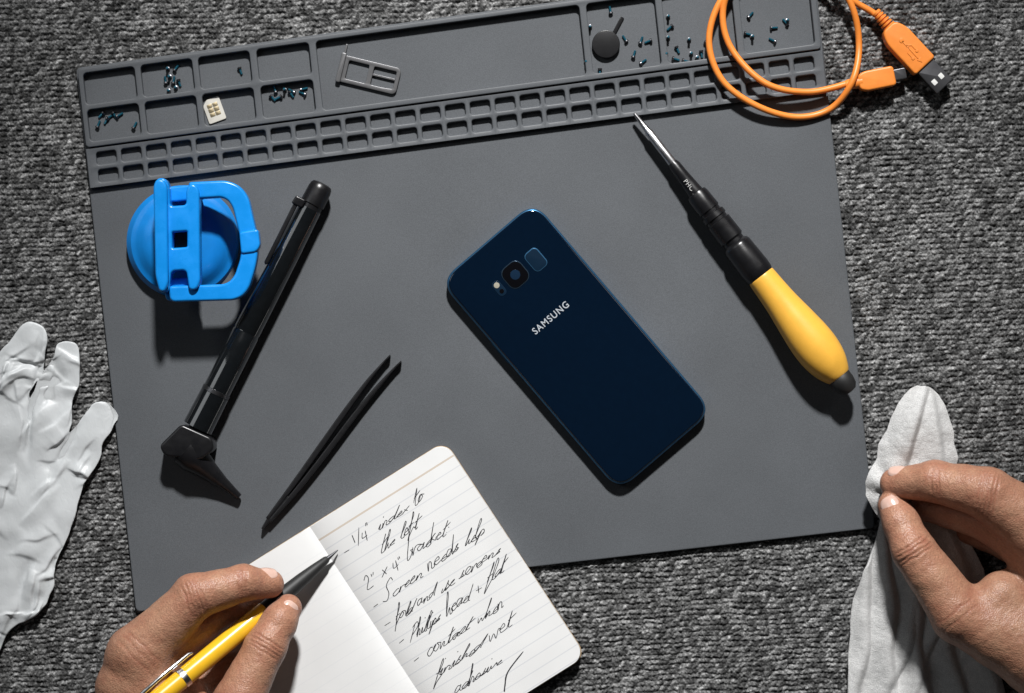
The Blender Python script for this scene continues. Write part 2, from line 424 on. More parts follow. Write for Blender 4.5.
# two rows of small cells, each cell a rounded recess with its own rim tile
def grid_cells():
    n = 29; x0, x1 = 8.0, MW - 8.0; pitch = (x1 - x0) / n; ZG = ZT - 1.9; r = 2.8; bv = 1.1
    V, F = [], []
    def add(s, t_, z): p = mp(s, t_); V.append(PW(p[0], p[1], z)); return len(V) - 1
    for (ta, tb, ra, rb) in ((82.4, 101.4, 86.4, 99.2), (101.4, 121.0, 103.9, 116.7)):
        for i in range(n):
            sa = x0 + i * pitch if i else 1.2; sb = x0 + (i + 1) * pitch if i < n - 1 else MW - 1.2
            ca, cb = x0 + i * pitch + 2.4, x0 + (i + 1) * pitch - 2.4
            inner, outer = [], []
            for (cx, cy, qx, qy, a0_) in ((ca, ra, 1, 1, 180), (cb, ra, -1, 1, 270), (cb, rb, -1, -1, 0), (ca, rb, 1, -1, 90)):
                ox, oy = cx + qx * r, cy + qy * r
                ex = sa if qx > 0 else sb; ey = ta if qy > 0 else tb
                for k in range(5):
                    an = math.radians(a0_ + 90 * k / 4); px_, py_ = ox + r * math.cos(an), oy + r * math.sin(an)
                    inner.append((px_, py_, math.cos(an), math.sin(an)))
                    vert_first = a0_ in (180, 0)     # arc starts on a vertical side
                    if k == 2: outer.append((ex, ey))
                    elif (k < 2) == vert_first: outer.append((ex, py_))
                    else: outer.append((px_, ey))
            m = len(inner); L0 = [add(o_[0], o_[1], ZG) for o_ in outer]
            rings = [L0]
            for (off, dz) in ((bv, 0), (bv * .3, -bv * .3), (0, -bv)):
                rings.append([add(p[0] + p[2] * off, p[1] + p[3] * off, ZG + dz) for p in inner])
            rings.append([add(p[0] - p[2] * .6, p[1] - p[3] * .6, ZM - .2) for p in inner])
            for a_, b_ in zip(rings[:-1], rings[1:]):
                for k in range(m): F.append((a_[k], a_[(k + 1) % m], b_[(k + 1) % m], b_[k]))
    co = [(1.2, 82.4), (MW - 1.2, 82.4), (MW - 1.2, 121.0), (1.2, 121.0)]
    ex = [(-1, -1), (1, -1), (1, 1), (-1, 1)]
    r0 = [add(*p, ZG) for p in co]; r1 = [add(p[0] + e[0] * .5, p[1] + e[1] * .5, ZG - .5) for p, e in zip(co, ex)]; r2 = [add(p[0] + e[0] * .5, p[1] + e[1] * .5, ZM - .2) for p, e in zip(co, ex)]
    for a_, b_ in ((r0, r1), (r1, r2)):
        for k in range(4): F.append((a_[k], a_[(k + 1) % 4], b_[(k + 1) % 4], b_[k]))
    me = bpy.data.meshes.new('screw_grid'); me.from_pydata([tuple(v) for v in V], [], F)
    finish(me, 50, True)
    return link('screw_grid', me, 'tray', mat_root)
grid_cells()

# ------------------------------------------------------------------ screws
def make_screw():
    r = bpy.data.objects.new('screw', None); C.objects.link(r); r.empty_display_size = .003; BASE[r.name] = Vector((0, 0, 0))
    V, F = sweep_vf([(d * S, 0, 0) for d in (0, .4, 1.7, 2.0)], [1.6 * S, 2.2 * S, 2.2 * S, 1.5 * S], 12)
    from_vf('head', V, F, 'darksteel', r)
    pr = [(1.9, 1.1)]
    for k in range(6): pr += [(2.4 + k * .9, .95), (2.8 + k * .9, 1.3)]
    pr += [(8, .7)]
    V, F = sweep_vf([(d * S, 0, 0) for d, q in pr], [q * S for d, q in pr], 10)
    from_vf('shank', V, F, 'teal', r)
    return r
screw_sets = [
    ('tiny dark screw heaped in the second compartment of the upper row', 'screws in the second upper compartment', [(168, 69), (174, 71), (170, 77), (178, 79), (173, 84), (166, 84), (176, 88), (169, 91)]),
    ('lone tiny screw in the third compartment of the upper row', None, [(239, 67)]),
    ('tiny dark screw scattered in the first compartment of the lower row', 'screws in the first lower compartment', [(97, 128), (104, 112), (112, 112), (116, 117), (108, 117), (133, 129), (106, 119)]),
    ('tiny dark screw lined up in the fourth compartment of the lower row', 'screws in the fourth lower compartment', [(270, 95), (276, 93), (282, 96), (289, 91), (295, 93), (306, 95), (285, 90), (300, 90)]),
    ('tiny screw lying near the dark round disc', 'screws around the round disc', [(590, 27), (586, 62), (627, 42), (640, 44), (633, 58), (611, 14), (600, 68), (652, 40), (640, 64)]),
    ('tiny screw in the square compartment right of the round disc', 'screws in the compartment beside the cable loop', [(668, 17), (673, 25), (668, 38), (689, 40), (666, 54), (672, 58), (682, 60), (691, 54), (701, 50), (704, 42), (676, 46), (697, 58)]),
    ('tiny teal tipped screw inside the orange cable loop', 'screws inside the cable loop', [(748, 18), (744, 33), (770, 28), (787, 21), (788, 25), (752, 37), (776, 42)]),
]
proto = None
for lab, grp, pts in screw_sets:
    for (x, y) in pts:
        if proto is None: proto = make_screw(); o = proto
        else: o = dup(proto)
        if 'group' in o: del o['group']
        setp(o, lab, 'screw', grp)
        o.location = PW(x, y, ZM + 2.1)
        if random.random() < .3:
            o.rotation_euler = (0, math.radians(-88), random.uniform(0, 6.28)); o.location = PW(x, y, ZM)
        else:
            o.rotation_euler = (0, math.radians(8), random.uniform(0, 6.28))
# ------------------------------------------------------------------ small spare parts in the tray
t = thing('round_disc', 'dark round disc with a thin tab in the tray compartment', 'electronic part', (606, 44, ZM))
prism('disc', circ(606, 44, 14), ZM + .1, ZM + 5, 'blackmatte', t, bev=.8)
prism('tab', [(612, 33), (615, 35), (624, 18), (621, 16)], ZM + .1, ZM + 2, 'black', t, bev=.2)

t = thing('sim_tray', 'grey metal tray frame with two openings in the long compartment', 'sim tray', (370, 74, ZM))
ang = math.atan2(14, 58)
c = np.array([370.5, 74.5]); d = np.array([math.cos(ang), math.sin(ang)]); w = np.array([-d[1], d[0]])
def sl(a, b): return c + d * a + w * b
prism('carrier', rpoly([sl(-29, -13), sl(29, -13), sl(29, 14), sl(-29, 14)], [2, 5, 5, 2]), ZM + .1, ZM + 3.2, 'alu', t, bev=.4,
      holes=[rpoly([sl(-24, -9), sl(-3, -9), sl(-3, 10), sl(-24, 10)], [1.5] * 4), rpoly([sl(2, -9), sl(25, -9), sl(25, 9), sl(14, 10), sl(2, 10)], [1.5] * 5)])
prism('end_cap', rpoly([sl(-33, -15), sl(-28, -15), sl(-28, 15), sl(-33, 15)], 1.5), ZM + .1, ZM + 5, 'alu', t, bev=.6)
prism('crossbar', rpoly([sl(2, -1.5), sl(25, -1.5), sl(25, .5), sl(2, .5)], .4), ZM + .3, ZM + 2.6, 'alu', t, bev=.2)
prism('eject_pin', rpoly([sl(-31, -24), sl(-29, -24), sl(-29, -14), sl(-31, -14)], .8), ZM + .3, ZM + 2.4, 'alu', t, bev=.3)

t = thing('sim_card', 'small cream chip card leaning in a tray compartment', 'sim card', (214, 110, ZM))
ca = math.radians(70); cc = np.array([214, 110.0]); cd = np.array([math.cos(ca), math.sin(ca)]); cw = np.array([-cd[1], cd[0]])
def cs(a, b): return cc + cd * a + cw * b
prism('card', rpoly([cs(-12, -9), cs(12, -9), cs(12, 9), cs(-7, 9), cs(-12, 4)], 1.6), ZM + .1, ZM + 1.6, 'cream', t, bev=.2)
for (a0, a1) in ((-7, -3.2), (-2.8, 1.6), (2.0, 6)):
    for (b0, b1) in ((-5.5, -.25), (.25, 5.5)):
        prism('contact', rpoly([cs(a0, b0), cs(a1, b0), cs(a1, b1), cs(a0, b1)], .6, 2), ZM + 1.6, ZM + 1.85, 'gold', t, bev=.05, res=1)

# ------------------------------------------------------------------ phone
PA = math.radians(49.5); pd = np.array([math.cos(PA), math.sin(PA)]); pw_ = np.array([math.sin(PA), -math.cos(PA)]); pc = np.array([576.3, 346.2])
def ph(a, b): return pc + pd * a + pw_ * b
def phr(a, b, L, W, r, n=6, wt=.71): return rrect(*ph(a, b), L, W, PA, r, n, wt)
t = thing('phone', 'dark navy smartphone lying face down on the mat', 'phone', (574, 345, ZM))
prism('frame', phr(0, 0, 276, 124, 22, 24, 1.1), ZM + .1, ZM + 13.0, 'frame', t, bev=3.0, res=6)
prism('back_glass', phr(0, 0, 273.0, 121.0, 20.5, 24, 1.1), ZM + 9.4, ZM + 14, 'glass', t, bev=2.0, res=8)
ZP = ZM + 14
cam = prism('camera', phr(-94, 0, 25, 24, 8), ZP - .6, ZP + .4, 'lensring', t, bev=.2)
prism('camera_window', phr(-94, 0, 23.4, 22.4, 7.4), ZP + .4, ZP + .6, 'lens', cam, bev=.08)
prism('lens_core', circ(*ph(-94, 0), 5.0), ZP + .6, ZP + .85, 'lensblue', cam, bev=.1)
sn = prism('fingerprint_sensor', phr(-92, 25.5, 22.6, 16.2, 5), ZP - .4, ZP + .4, 'frame', t, bev=.15)
prism('sensor_pad', phr(-92, 25.5, 20.8, 14.4, 4.2), ZP + .4, ZP + .6, 'navy2', sn, bev=.08)
fl = prism('flash', phr(-94, -21, 17, 9, 4), ZP - .4, ZP + .3, 'navy2', t, bev=.15)
prism('flash_lens', circ(*ph(-98, -21), 2.9), ZP + .3, ZP + .6, 'flash', fl, bev=.1)
prism('pulse_window', circ(*ph(-90.3, -21), 2.3), ZP + .3, ZP + .5, 'lens', fl, bev=.05)
text('brand_lettering', 'SAMSUNG', 9.6, *ph(-38, -1), ZP + .12, math.radians(40.5), 'logo', t, spacing=1.2, bold=.10, xs=.9)
prism('side_button', phr(-44, -62.2, 26, 1.6, .7), ZM + 5, ZM + 8.5, 'frame', t, bev=.3)

# ------------------------------------------------------------------ suction cup
t = thing('suction_cup', 'bright blue plastic suction cup lifter with hinged handle', 'suction cup', (186, 243, ZM))
lathe('cup', (184, 242, ZM + .2), (184, 242, ZM + 40), [(0, 40), (0, 55), (1.5, 56.5), (4, 56.5), (6, 55.2), (9, 53.5), (11, 52), (12, 49), (14, 46), (18, 42), (22, 36), (24, 28), (24.5, 2)], 'bluecup', t, seg=72, angle=25)
lathe('hub', (180, 240, ZM + 22), (180, 240, ZM + 60), [(0, 20), (8, 19), (10, 16), (16, 14), (17, 12), (17, 1)], 'blue', t, seg=48)
prism('pull_handle', rpoly([(188, 182), (231, 180), (247, 192), (258, 240), (257, 262), (248, 291), (237, 300), (170, 302), (168, 286), (226, 284), (234, 277), (241, 256), (241, 242), (232, 205), (224, 197), (190, 199)], [3, 15, 12, 12, 12, 11, 11, 5, 4, 8, 8, 10, 10, 8, 8, 4]),
      ZM + 36, ZM + 54, 'blue', t, bev=2.6, res=5)
prism('clasp', rpoly([(239, 232), (258, 229), (260, 246), (256, 252), (241, 254)], 3), ZM + 39, ZM + 56, 'blue', t, bev=2)
prism('bracket', rpoly([(154, 186), (157, 178), (165, 178), (169, 186), (170, 206), (186, 205), (186, 190), (189, 184), (195, 184), (199, 190), (200, 282), (196, 290), (189, 290), (186, 270), (171, 271), (169, 290), (165, 293), (159, 292), (156, 276)], [3, 3, 3, 3, 3, 3, 3, 3, 3, 4, 4, 4, 4, 4, 4, 4, 3, 4, 5]),
      ZM + 40, ZM + 60, 'blue', t, bev=2.4, res=4, holes=[rpoly([(172, 232), (187, 231), (187, 247), (172, 248)], 1.5)])
prism('lever_arm', rpoly([(153, 186), (156, 179), (163, 179), (167, 186), (168, 284), (164, 292), (159, 291), (155, 276)], [3, 3, 3, 3, 4, 3, 3, 4]), ZM + 58, ZM + 68, 'blue', t, bev=2.6, res=4)
prism('opening_shade_plate', rpoly([(170, 229), (188, 228), (188, 251), (170, 252)], 1), ZM + 38, ZM + 42, 'black', t, bev=.4)  # black sheet that paints in the shade inside the bracket opening
prism('hinge_block', rpoly([(162, 279), (196, 277), (202, 299), (166, 301)], 4), ZM + 24, ZM + 46, 'blue', t, bev=2)
prism('top_hinge', rpoly([(166, 187), (200, 184), (202, 199), (167, 202)], 3), ZM + 24, ZM + 46, 'blue', t, bev=2)

# ------------------------------------------------------------------ inspection penlight
t = thing('inspection_light', 'glossy black pen shaped inspection light with an angled cone head', 'inspection light', (250, 320, ZM))
A = (321, 187, ZM + 16); B = (193, 437, ZM + 16)
lathe('barrel', A, B, [(24, 11.0), (63, 11.6), (64.5, 11.8), (160, 12.5), (161, 12.1), (162.5, 12.1), (163.5, 12.7), (226, 13.0), (227, 12.0), (229.5, 12.0), (230.5, 13.6), (268, 14.2)], 'blackgloss', t, seg=64, rs=1.08)
lathe('end_cap', A, B, [(-4, 6), (-3, 9), (-1, 10.4), (3, 11.2), (19, 11.6), (20, 10.6), (24.5, 10.6)], 'black', t, seg=48, rs=1.06)
lathe('band', A, B, [(225.8, 12.8), (226.2, 13.5), (230, 13.5), (230.4, 12.8)], 'darksteel', t, seg=48, rs=1.08)
prism('clip', rpoly([(293, 204), (296.5, 199.5), (299.5, 201.5), (268.5, 263), (265, 265), (264, 262)], 1.2), ZM + 24, ZM + 27, 'black', t, bev=1)
prism('clip_mount', rpoly([(291, 203), (296, 195), (306, 200), (302, 208)], 2), ZM + 15, ZM + 28.5, 'black', t, bev=1.5)
prism('head', rpoly([(159, 446), (181, 424), (212, 438), (214, 450), (200, 460), (164, 456)], [4, 4, 4, 4, 4, 4]), ZM + .1, ZM + 31, 'black', t, bev=2.5, res=4)
lathe('cone', (174, 440, ZM + 20), (239, 497, ZM + 6), [(14, 16.5), (26, 16.2), (34, 13.4), (48, 9.4), (64, 6.2), (80, 4.2), (86, 3.6), (86, 2.4), (78, 1.8)], 'black', t, seg=36, angle=30)

# ------------------------------------------------------------------ tweezers
t = thing('tweezers', 'slim black anti-static tweezers lying near the notebook', 'tweezers', (330, 442, ZM))
def ribbon(line, wid):
    line = catmull(line, 6); n = len(line); L, R = [], []
    for i, p in enumerate(line):
        a = line[max(i - 1, 0)]; b = line[min(i + 1, n - 1)]; tt = (b - a) / np.linalg.norm(b - a); nn = np.array([-tt[1], tt[0]])
        ww = np.interp(i / (n - 1), np.linspace(0, 1, len(wid)), wid) / 2
        L.append(p + nn * ww); R.append(p - nn * ww)
    return L + R[::-1]
prism('arm', ribbon([(267, 519), (293.5, 484), (321, 445.5), (346.5, 409.5), (369, 379.5), (390, 355)], [3.5, 5.4, 6, 5.4, 3.8, 1.0]), ZM + .1, ZM + 10, 'blackmatte', t, bev=1.2)
prism('arm', ribbon([(269, 522), (298, 488.5), (327.5, 451), (355, 414.5), (379.5, 384.5), (401, 361)], [3.5, 5.2, 5.8, 5.4, 3.8, 1.0]), ZM + .1, ZM + 9.8, 'blackmatte', t, bev=1.2)
prism('tail', ribbon([(262, 529), (270, 518), (279, 507), (288, 496)], [2, 5, 7, 8]), ZM + .5, ZM + 9.4, 'blackmatte', t, bev=.9)

# ------------------------------------------------------------------ screwdriver
t = thing('screwdriver', 'precision screwdriver with a yellow handle and black collar', 'screwdriver', (740, 250, ZM))
A = (634, 113, 15); B = (846, 386, 27)
lathe('blade', A, B, [(0, .6), (1, 1.6), (8, 2.2), (22, 3.2), (24, 4.2), (66, 4.8), (80, 4.8)], 'steel', t, seg=24)
lathe('bit_holder', A, B, [(62, 4.6), (66, 6), (78, 6.4), (96, 7.6), (99, 8), (101, 8)], 'black', t, seg=32)
pr = [(100, 6), (101, 10), (104, 11), (122, 11.6), (123, 10.4), (126, 10.4), (127, 12.2), (132, 12.6), (133, 11.3), (136, 11.3), (137, 12.6), (158, 12.8), (160, 11), (163, 11), (165, 13.5), (168, 14.6), (196, 15.4), (203, 14.8), (207, 13)]
lathe('collar', A, B, pr, 'black', t, seg=40)
lathe('handle', A, B, smoothprof([(204, 12), (205, 13.6), (208, 14.4), (222, 15.2), (240, 16.6), (262, 19.4), (285, 21.8), (302, 21.6), (316, 19.0), (326, 15.0), (331, 12.0), (332, 10)], 4), 'yellow', t, seg=64, angle=50)
lathe('end_cap', A, B, [(329, 10.5), (331, 11.8), (338, 11.8), (345, 10.4), (349, 7), (350, 2)], 'rubber', t, seg=32)
sa = math.atan2(273, 212)
text('size_mark', 'PHOO', 6.0, 690.5, 187.5, 15 + 3.2 + 7.4, -sa, 'mark', t, spacing=1.15)

# ------------------------------------------------------------------ cable
t = thing('usb_cable', 'coiled orange charging cable with plugs at both ends', 'cable', (790, 60, ZM))
path = [(886, 22, 8), (872, 12, 8), (858, 4, 10), (835, -10, 15), (795, -38, 12), (750, -28, 16), (720, 2, 17), (709, 42, 16.5), (722, 80, 16.5), (755, 105, 15), (795, 117, 9), (830, 109, 8), (852, 82, 20), (859, 45, 11), (851, 4, 17), (825, -34, 16), (775, -50, 15), (738, -22, 22), (723, 10, 17), (731, 48, 16.5), (765, 83, 22), (808, 92, 16.5), (850, 83, 12)]
pp = catmull(path, 10)
V, F = sweep_vf([PW(*p) for p in pp], [3.25 * S] * len(pp), 16)
from_vf('cord', V, F, 'orange', t)
ua = math.atan2(80 - 22, 940 - 886); ud = np.array([math.cos(ua), math.sin(ua)]); u0 = np.array([882.0, 19.0])
uw = np.array([-ud[1], ud[0]])
def un(a, b=0): return u0 + ud * a + uw * b
pr = [(-10, 4.2)]
for k in range(6): pr += [(-9 + k * 3.6, 5.0 + k * .4), (-7 + k * 3.6, 5.0 + k * .4), (-6.8 + k * 3.6, 4.0), (-5.7 + k * 3.6, 4.0)]
pr += [(14, 7)]
lathe('strain_relief', (*un(0), 9), (*un(60), 9), pr, 'orange', t, seg=24)
hs = prism('plug_housing', rpoly([un(10, -8), un(21, -13.5), un(64, -13.5), un(64, 13.5), un(21, 13.5), un(10, 8)], [4, 6, 3, 3, 6, 4]), 1.5, 17, 'orange', t, bev=2, res=4)
sh = prism('plug_shell', rrect(*un(78), 29, 21, ua, 1.2), 4.5, 14.5, 'darksteel', t, bev=.6)
for q in (-4.6, 4.6):
    prism('shell_window', rrect(*un(82, q), 5.5, 4.6, ua, .6), 14.45, 14.75, 'white', sh, bev=.05)
multi_prism('emblem', [rrect(*un(42), 24, 1.5, ua, .6), circ(*un(29), 2.6, 20), [un(54, -2.6), un(59, 0), un(54, 2.6)],
                       rpoly([un(35, -.6), un(39, -4.6), un(46, -4.6), un(46, -3.4), un(39.6, -3.4), un(36.5, .6)], .3, 2),
                       rpoly([un(38, .6), un(42, 4.6), un(49, 4.6), un(49, 3.4), un(42.6, 3.4), un(39.5, -.6)], .3, 2), circ(*un(47, -4), 1.7, 14), rrect(*un(50, 4), 3, 3, ua, .3)],
            16.9, 17.5, 'orange', hs, bev=.15)
ma = math.atan2(75 - 84, 895 - 850)
md = np.array([math.cos(ma), math.sin(ma)]); m0 = np.array([848.0, 84.5]); mw = np.array([-md[1], md[0]])
lathe('plug_boot', (*m0, 12), (*(m0 + md * 40), 12), [(-3, 4), (0, 5), (10, 6), (12, 6.4), (14, 6.4)], 'orange', t, seg=24)
mh = prism('small_plug_housing', rpoly([m0 + md * 11 - mw * 7, m0 + md * 18 - mw * 10, m0 + md * 46 - mw * 10, m0 + md * 48 - mw * 8, m0 + md * 48 + mw * 8, m0 + md * 46 + mw * 10, m0 + md * 18 + mw * 10, m0 + md * 11 + mw * 7], 3), 5, 18, 'orange', t, bev=2, res=4)
prism('small_plug_tip', rrect(*(m0 + md * 53), 13, 11, ma, 1.5), 8.5, 13.5, 'darksteel', t, bev=.6)

# ------------------------------------------------------------------ notebook
N0 = np.array([310.0, 527.0]); ea = np.array([.846, -.533]); eb = np.array([.549, .836])
PWD, PHT = 159.5, 256.0
def nz(a):
    a = abs(a); return 7.2 + 6.6 * (1 - math.exp(-a / 15.0)) - 1.6 * (a / 160.0) ** 2
def nb(a, b): return N0 + ea * a + eb * b
nbk = thing('notebook', 'open pocket notebook with handwriting on its ruled right page', 'notebook', (380, 620, ZM))
prism('cover', rpoly([nb(-PWD - 1, -1), nb(PWD + 1, -1), nb(PWD + 1, PHT + 1), nb(-PWD - 1, PHT + 1)], 14, 8), ZM + .2, ZM + 1.6, 'kraft', nbk, bev=.3)
def page(name, sgn, mat):
    na, nbn = 40, 90; R = 14.0
    bs = list(np.concatenate([R * (1 - np.cos(np.linspace(0, math.pi / 2, 12))), np.linspace(R, PHT - R, nbn)[1:-1], PHT - R * (1 - np.cos(np.linspace(math.pi / 2, 0, 12)))]))
    V, F, UV = [], [], []
    for b in bs:
        db = max(R - b, b - (PHT - R), 0)
        am = PWD - R + math.sqrt(max(R * R - db * db, 0))
        for i in range(na + 1):
            a = am * (i / na) ** 1.3
            q = nb(sgn * a, b); wv = .5 * math.sin(b * .021 + 1) * (a / 160) ** 2 * 2
            V.append(PW(q[0], q[1], nz(a) + wv)); UV.append((a / PWD, b / 255.0))
    m = len(bs); st = na + 1
    for j in range(m - 1):
        for i in range(na):
            F.append((j * st + i, j * st + i + 1, (j + 1) * st + i + 1, (j + 1) * st + i))
    rim = [j * st + na for j in range(m)]; top = list(range(st)); bot = [(m - 1) * st + i for i in range(st)]
    loop = top + rim[1:] + bot[::-1][1:]
    nlay = 5; prev = loop
    for l in range(1, nlay + 1):
        cur = []
        for k in loop:
            x, y, z = V[k]; zz = z + (5.8 * S - z) * l / nlay
            c0 = PW(*nb(sgn * 80, 128), 8); off = (Vector((x, y, 0)) - Vector((c0.x, c0.y, 0))).normalized() * (random.uniform(-.15, .15) + (.45 if l % 2 else 0)) * S
            V.append(Vector((x + off.x, y + off.y, zz))); UV.append((UV[k][0], 0.05)); cur.append(len(V) - 1)
        for k in range(len(loop) - 1): F.append((prev[k], prev[k + 1], cur[k + 1], cur[k]))
        prev = cur
    me = bpy.data.meshes.new(name); me.from_pydata([tuple(v) for v in V], [], F)
    uvl = me.uv_layers.new(name='UVMap')
    for lp in me.loops: uvl.data[lp.index].uv = UV[lp.vertex_index]
    bm = bmesh.new(); bm.from_mesh(me); bmesh.ops.recalc_face_normals(bm, faces=bm.faces); bm.to_mesh(me); bm.free()
    for p in me.polygons: p.use_smooth = True
    me.set_sharp_from_angle(angle=math.radians(45))
    return link(name, me, mat, nbk)
lp_ = page('left_page', -1, 'page_l'); setp(lp_, 'blank left page under the writing hand')
rp_ = page('right_page', 1, 'page_r'); setp(rp_, 'ruled right page covered with handwriting')
G = {
 'a': (1.0, [[(.75, .8), (.35, 1), (.05, .5), (.3, 0), (.65, .35), (.8, .95), (.75, .2), (1.0, .1)]]),
 'b': (.85, [[(.1, .3), (.3, 2), (.1, .1), (.45, 0), (.7, .5), (.45, .9), (.85, .8)]]),
 'c': (.85, [[(.75, .8), (.4, 1), (.05, .5), (.35, 0), (.85, .2)]]),
 'd': (1.05, [[(.7, .75), (.35, .95), (.05, .45), (.3, 0), (.65, .4), (.95, 2), (.8, .3), (1.0, .05)]]),
 'e': (.85, [[(.05, .45), (.6, .6), (.45, 1), (.1, .6), (.25, .05), (.85, .2)]]),
 'f': (.75, [[(.1, .3), (.6, 1.6), (.5, 2.1), (.3, 1.0), (.1, -.9), (.3, -.5), (.75, .3)], [(.05, .85), (.75, 1.0)]]),
 'h': (.9, [[(.05, .3), (.35, 1.8), (.22, 2.1), (.1, 0), (.4, .9), (.6, .6), (.6, .05), (.9, .1)]]),
 'i': (.5, [[(.0, .3), (.2, .95), (.15, .1), (.5, .2)], [(.35, 1.6), (.42, 1.66)]]),
 'k': (.8, [[(.05, .3), (.3, 2), (.1, 0), (.3, .6), (.6, 1), (.2, .5), (.8, 0)]]),
 'l': (.5, [[(.05, .3), (.45, 1.8), (.25, 2.1), (.12, .3), (.5, .1)]]),
 'm': (1.4, [[(.05, .95), (.1, 0), (.3, .85), (.5, .8), (.55, 0), (.75, .85), (.95, .75), (1.0, .05), (1.4, .1)]]),
 'n': (1.0, [[(.05, .95), (.1, 0), (.35, .9), (.6, .75), (.62, .05), (1.0, .1)]]),
 'o': (.9, [[(.4, 1), (.05, .5), (.35, 0), (.7, .5), (.45, 1), (.9, .85)]]),
 'p': (.85, [[(.1, .95), (-.1, -1.0), (.1, .6), (.45, 1), (.7, .5), (.35, .05), (.85, .2)]]),
 'r': (.75, [[(.05, .95), (.1, 0), (.3, .8), (.75, .9)]]),
 's': (.75, [[(.1, .2), (.5, 1), (.3, .7), (.55, .3), (.3, 0), (.0, .1), (.75, .2)]]),
 't': (.65, [[(.1, .4), (.4, 1.9), (.2, .1), (.65, .1)], [(.0, 1.15), (.85, 1.4)]]),
 'u': (1.0, [[(.05, .95), (.1, .15), (.45, .1), (.7, .95), (.7, .15), (1.0, .1)]]),
 'v': (.85, [[(.05, .95), (.35, 0), (.75, 1)]]),
 'w': (1.3, [[(.05, .95), (.2, .05), (.55, .7), (.8, .05), (1.1, .95), (1.3, .85)]]),
 'x': (.8, [[(.05, .9), (.7, 0)], [(.7, .95), (.05, 0)]]),
 'S': (1.15, [[(1.0, 1.7), (.6, 2.1), (.2, 1.5), (.7, .8), (.5, 0), (-.1, .25)]]),
 'P': (1.15, [[(.25, 2), (.05, -.2)], [(.0, 1.7), (.7, 2.1), (1.0, 1.4), (.2, .9)]]),
 '1': (.6, [[(.3, 1.75), (.25, .5)]]),
 '2': (.9, [[(.1, 1.3), (.5, 1.7), (.7, 1.1), (.05, .05), (.9, .1)]]),
 '4': (1.0, [[(.3, 1.3), (.1, .45), (.9, .5)], [(.75, 1.3), (.6, -.3)]]),
 '/': (.75, [[(.95, 2.0), (-.05, -.3)]]),
 '"': (.5, [[(.15, 2.1), (.1, 1.6)], [(.4, 2.1), (.35, 1.6)]]),
 '-': (1.0, [[(.05, .55), (.8, .6)]]),
 '+': (1.1, [[(.1, .6), (.9, .65)], [(.5, 1.1), (.5, .1)]]),
 ':': (.4, [[(.2, .9), (.24, .95)], [(.15, .1), (.2, .14)]]),
}
hv, hf = [], []
def pen_stroke(pl, wd=.70):
    pts = pl; n = len(pts); st = len(hv)
    for i, p in enumerate(pts):
        a = pts[max(i - 1, 0)]; b = pts[min(i + 1, n - 1)]; tt = b - a; l = np.linalg.norm(tt); tt = tt / l if l > 1e-6 else np.array([1, 0.])
        down = .75 + .5 * abs(tt[1])
        nn = np.array([-tt[1], tt[0]]) * wd * down / 2 * (.8 + .3 * random.random() if 0 < i < n - 1 else .5)
        for s in (1, -1):
            q = p + nn * s; xy = nb(*q); hv.append(PW(xy[0], xy[1], nz(q[0]) + .5 * math.sin(q[1] * .021 + 1) * (q[0] / 160) ** 2 * 2 + .22))
    for i in range(n - 1): hf.append((st + 2 * i, st + 2 * i + 1, st + 2 * i + 3, st + 2 * i + 2))
def write(txt, a, b, xh, adv, drift=0.0):
    x = a
    for word in txt.split(' '):
        run = []; ex = []; wj = random.uniform(-2.2, 2.2); ws = random.uniform(.86, 1.22); wa = random.uniform(.86, 1.16)
        digit = any(ch.isdigit() for ch in word)
        sl_ = .25 if digit else random.uniform(.60, 1.0)
        def tr(px, py, sy, jy):
            return (x + px * adv * wa + py * sl_ * xh + random.uniform(-.5, .5), b + drift * (x - a) + jy - py * sy + random.uniform(-.5, .5))
        for ci, ch in enumerate(word):
            wd, sts = G[ch]; jy = wj + random.uniform(-.9, .9)
            fall = 1.0 - .045 * ci
            sy = xh * ws * fall * random.uniform(.70, 1.14)
            for si, s_ in enumerate(sts):
                raw = [tr(px, (py * 1.28 if py > 1.2 and not digit else py * 1.35 if py < -.5 else py), sy, jy) for px, py in s_]
                if ch.islower() and si == 0 and ch != 'x': run += raw
                else: ex.append(raw)
            x += wd * adv * wa * random.uniform(.84, 1.06)
        if run: ex.append(run)
        for r_ in ex:
            if len(r_) > 1: pen_stroke([np.array(p) for p in catmull(r_, 5)])
        x += .85 * adv
write('- 1/4" index to', 11, 43, 5.8, 8.2, -.05)
write('the left', 44, 61, 5.8, 8.6, -.07)
write('2" x 4" bracket:', 13, 83, 6.0, 8.2, -.04)
write('- Screen needs help', 6, 104, 5.8, 7.9, -.05)
write('- fold and use screens', 5, 127, 5.4, 7.3, -.03)
write('- Phillips head + flat', 7, 150, 5.7, 7.7, -.05)
write('- contact when', 10, 174, 6.0, 8.9, -.04)
write('finished wet', 20, 197, 6.0, 9.4, -.06)
write('adhesive', 28, 219, 6.0, 9.6, -.04)
pen_stroke([np.array(p) for p in catmull([(72, 243), (76, 238), (86, 228), (110, 219)], 5)], 1.3)
me = bpy.data.meshes.new('handwriting'); me.from_pydata([tuple(v) for v in hv], [], hf)
link('handwriting', me, 'ink', rp_)

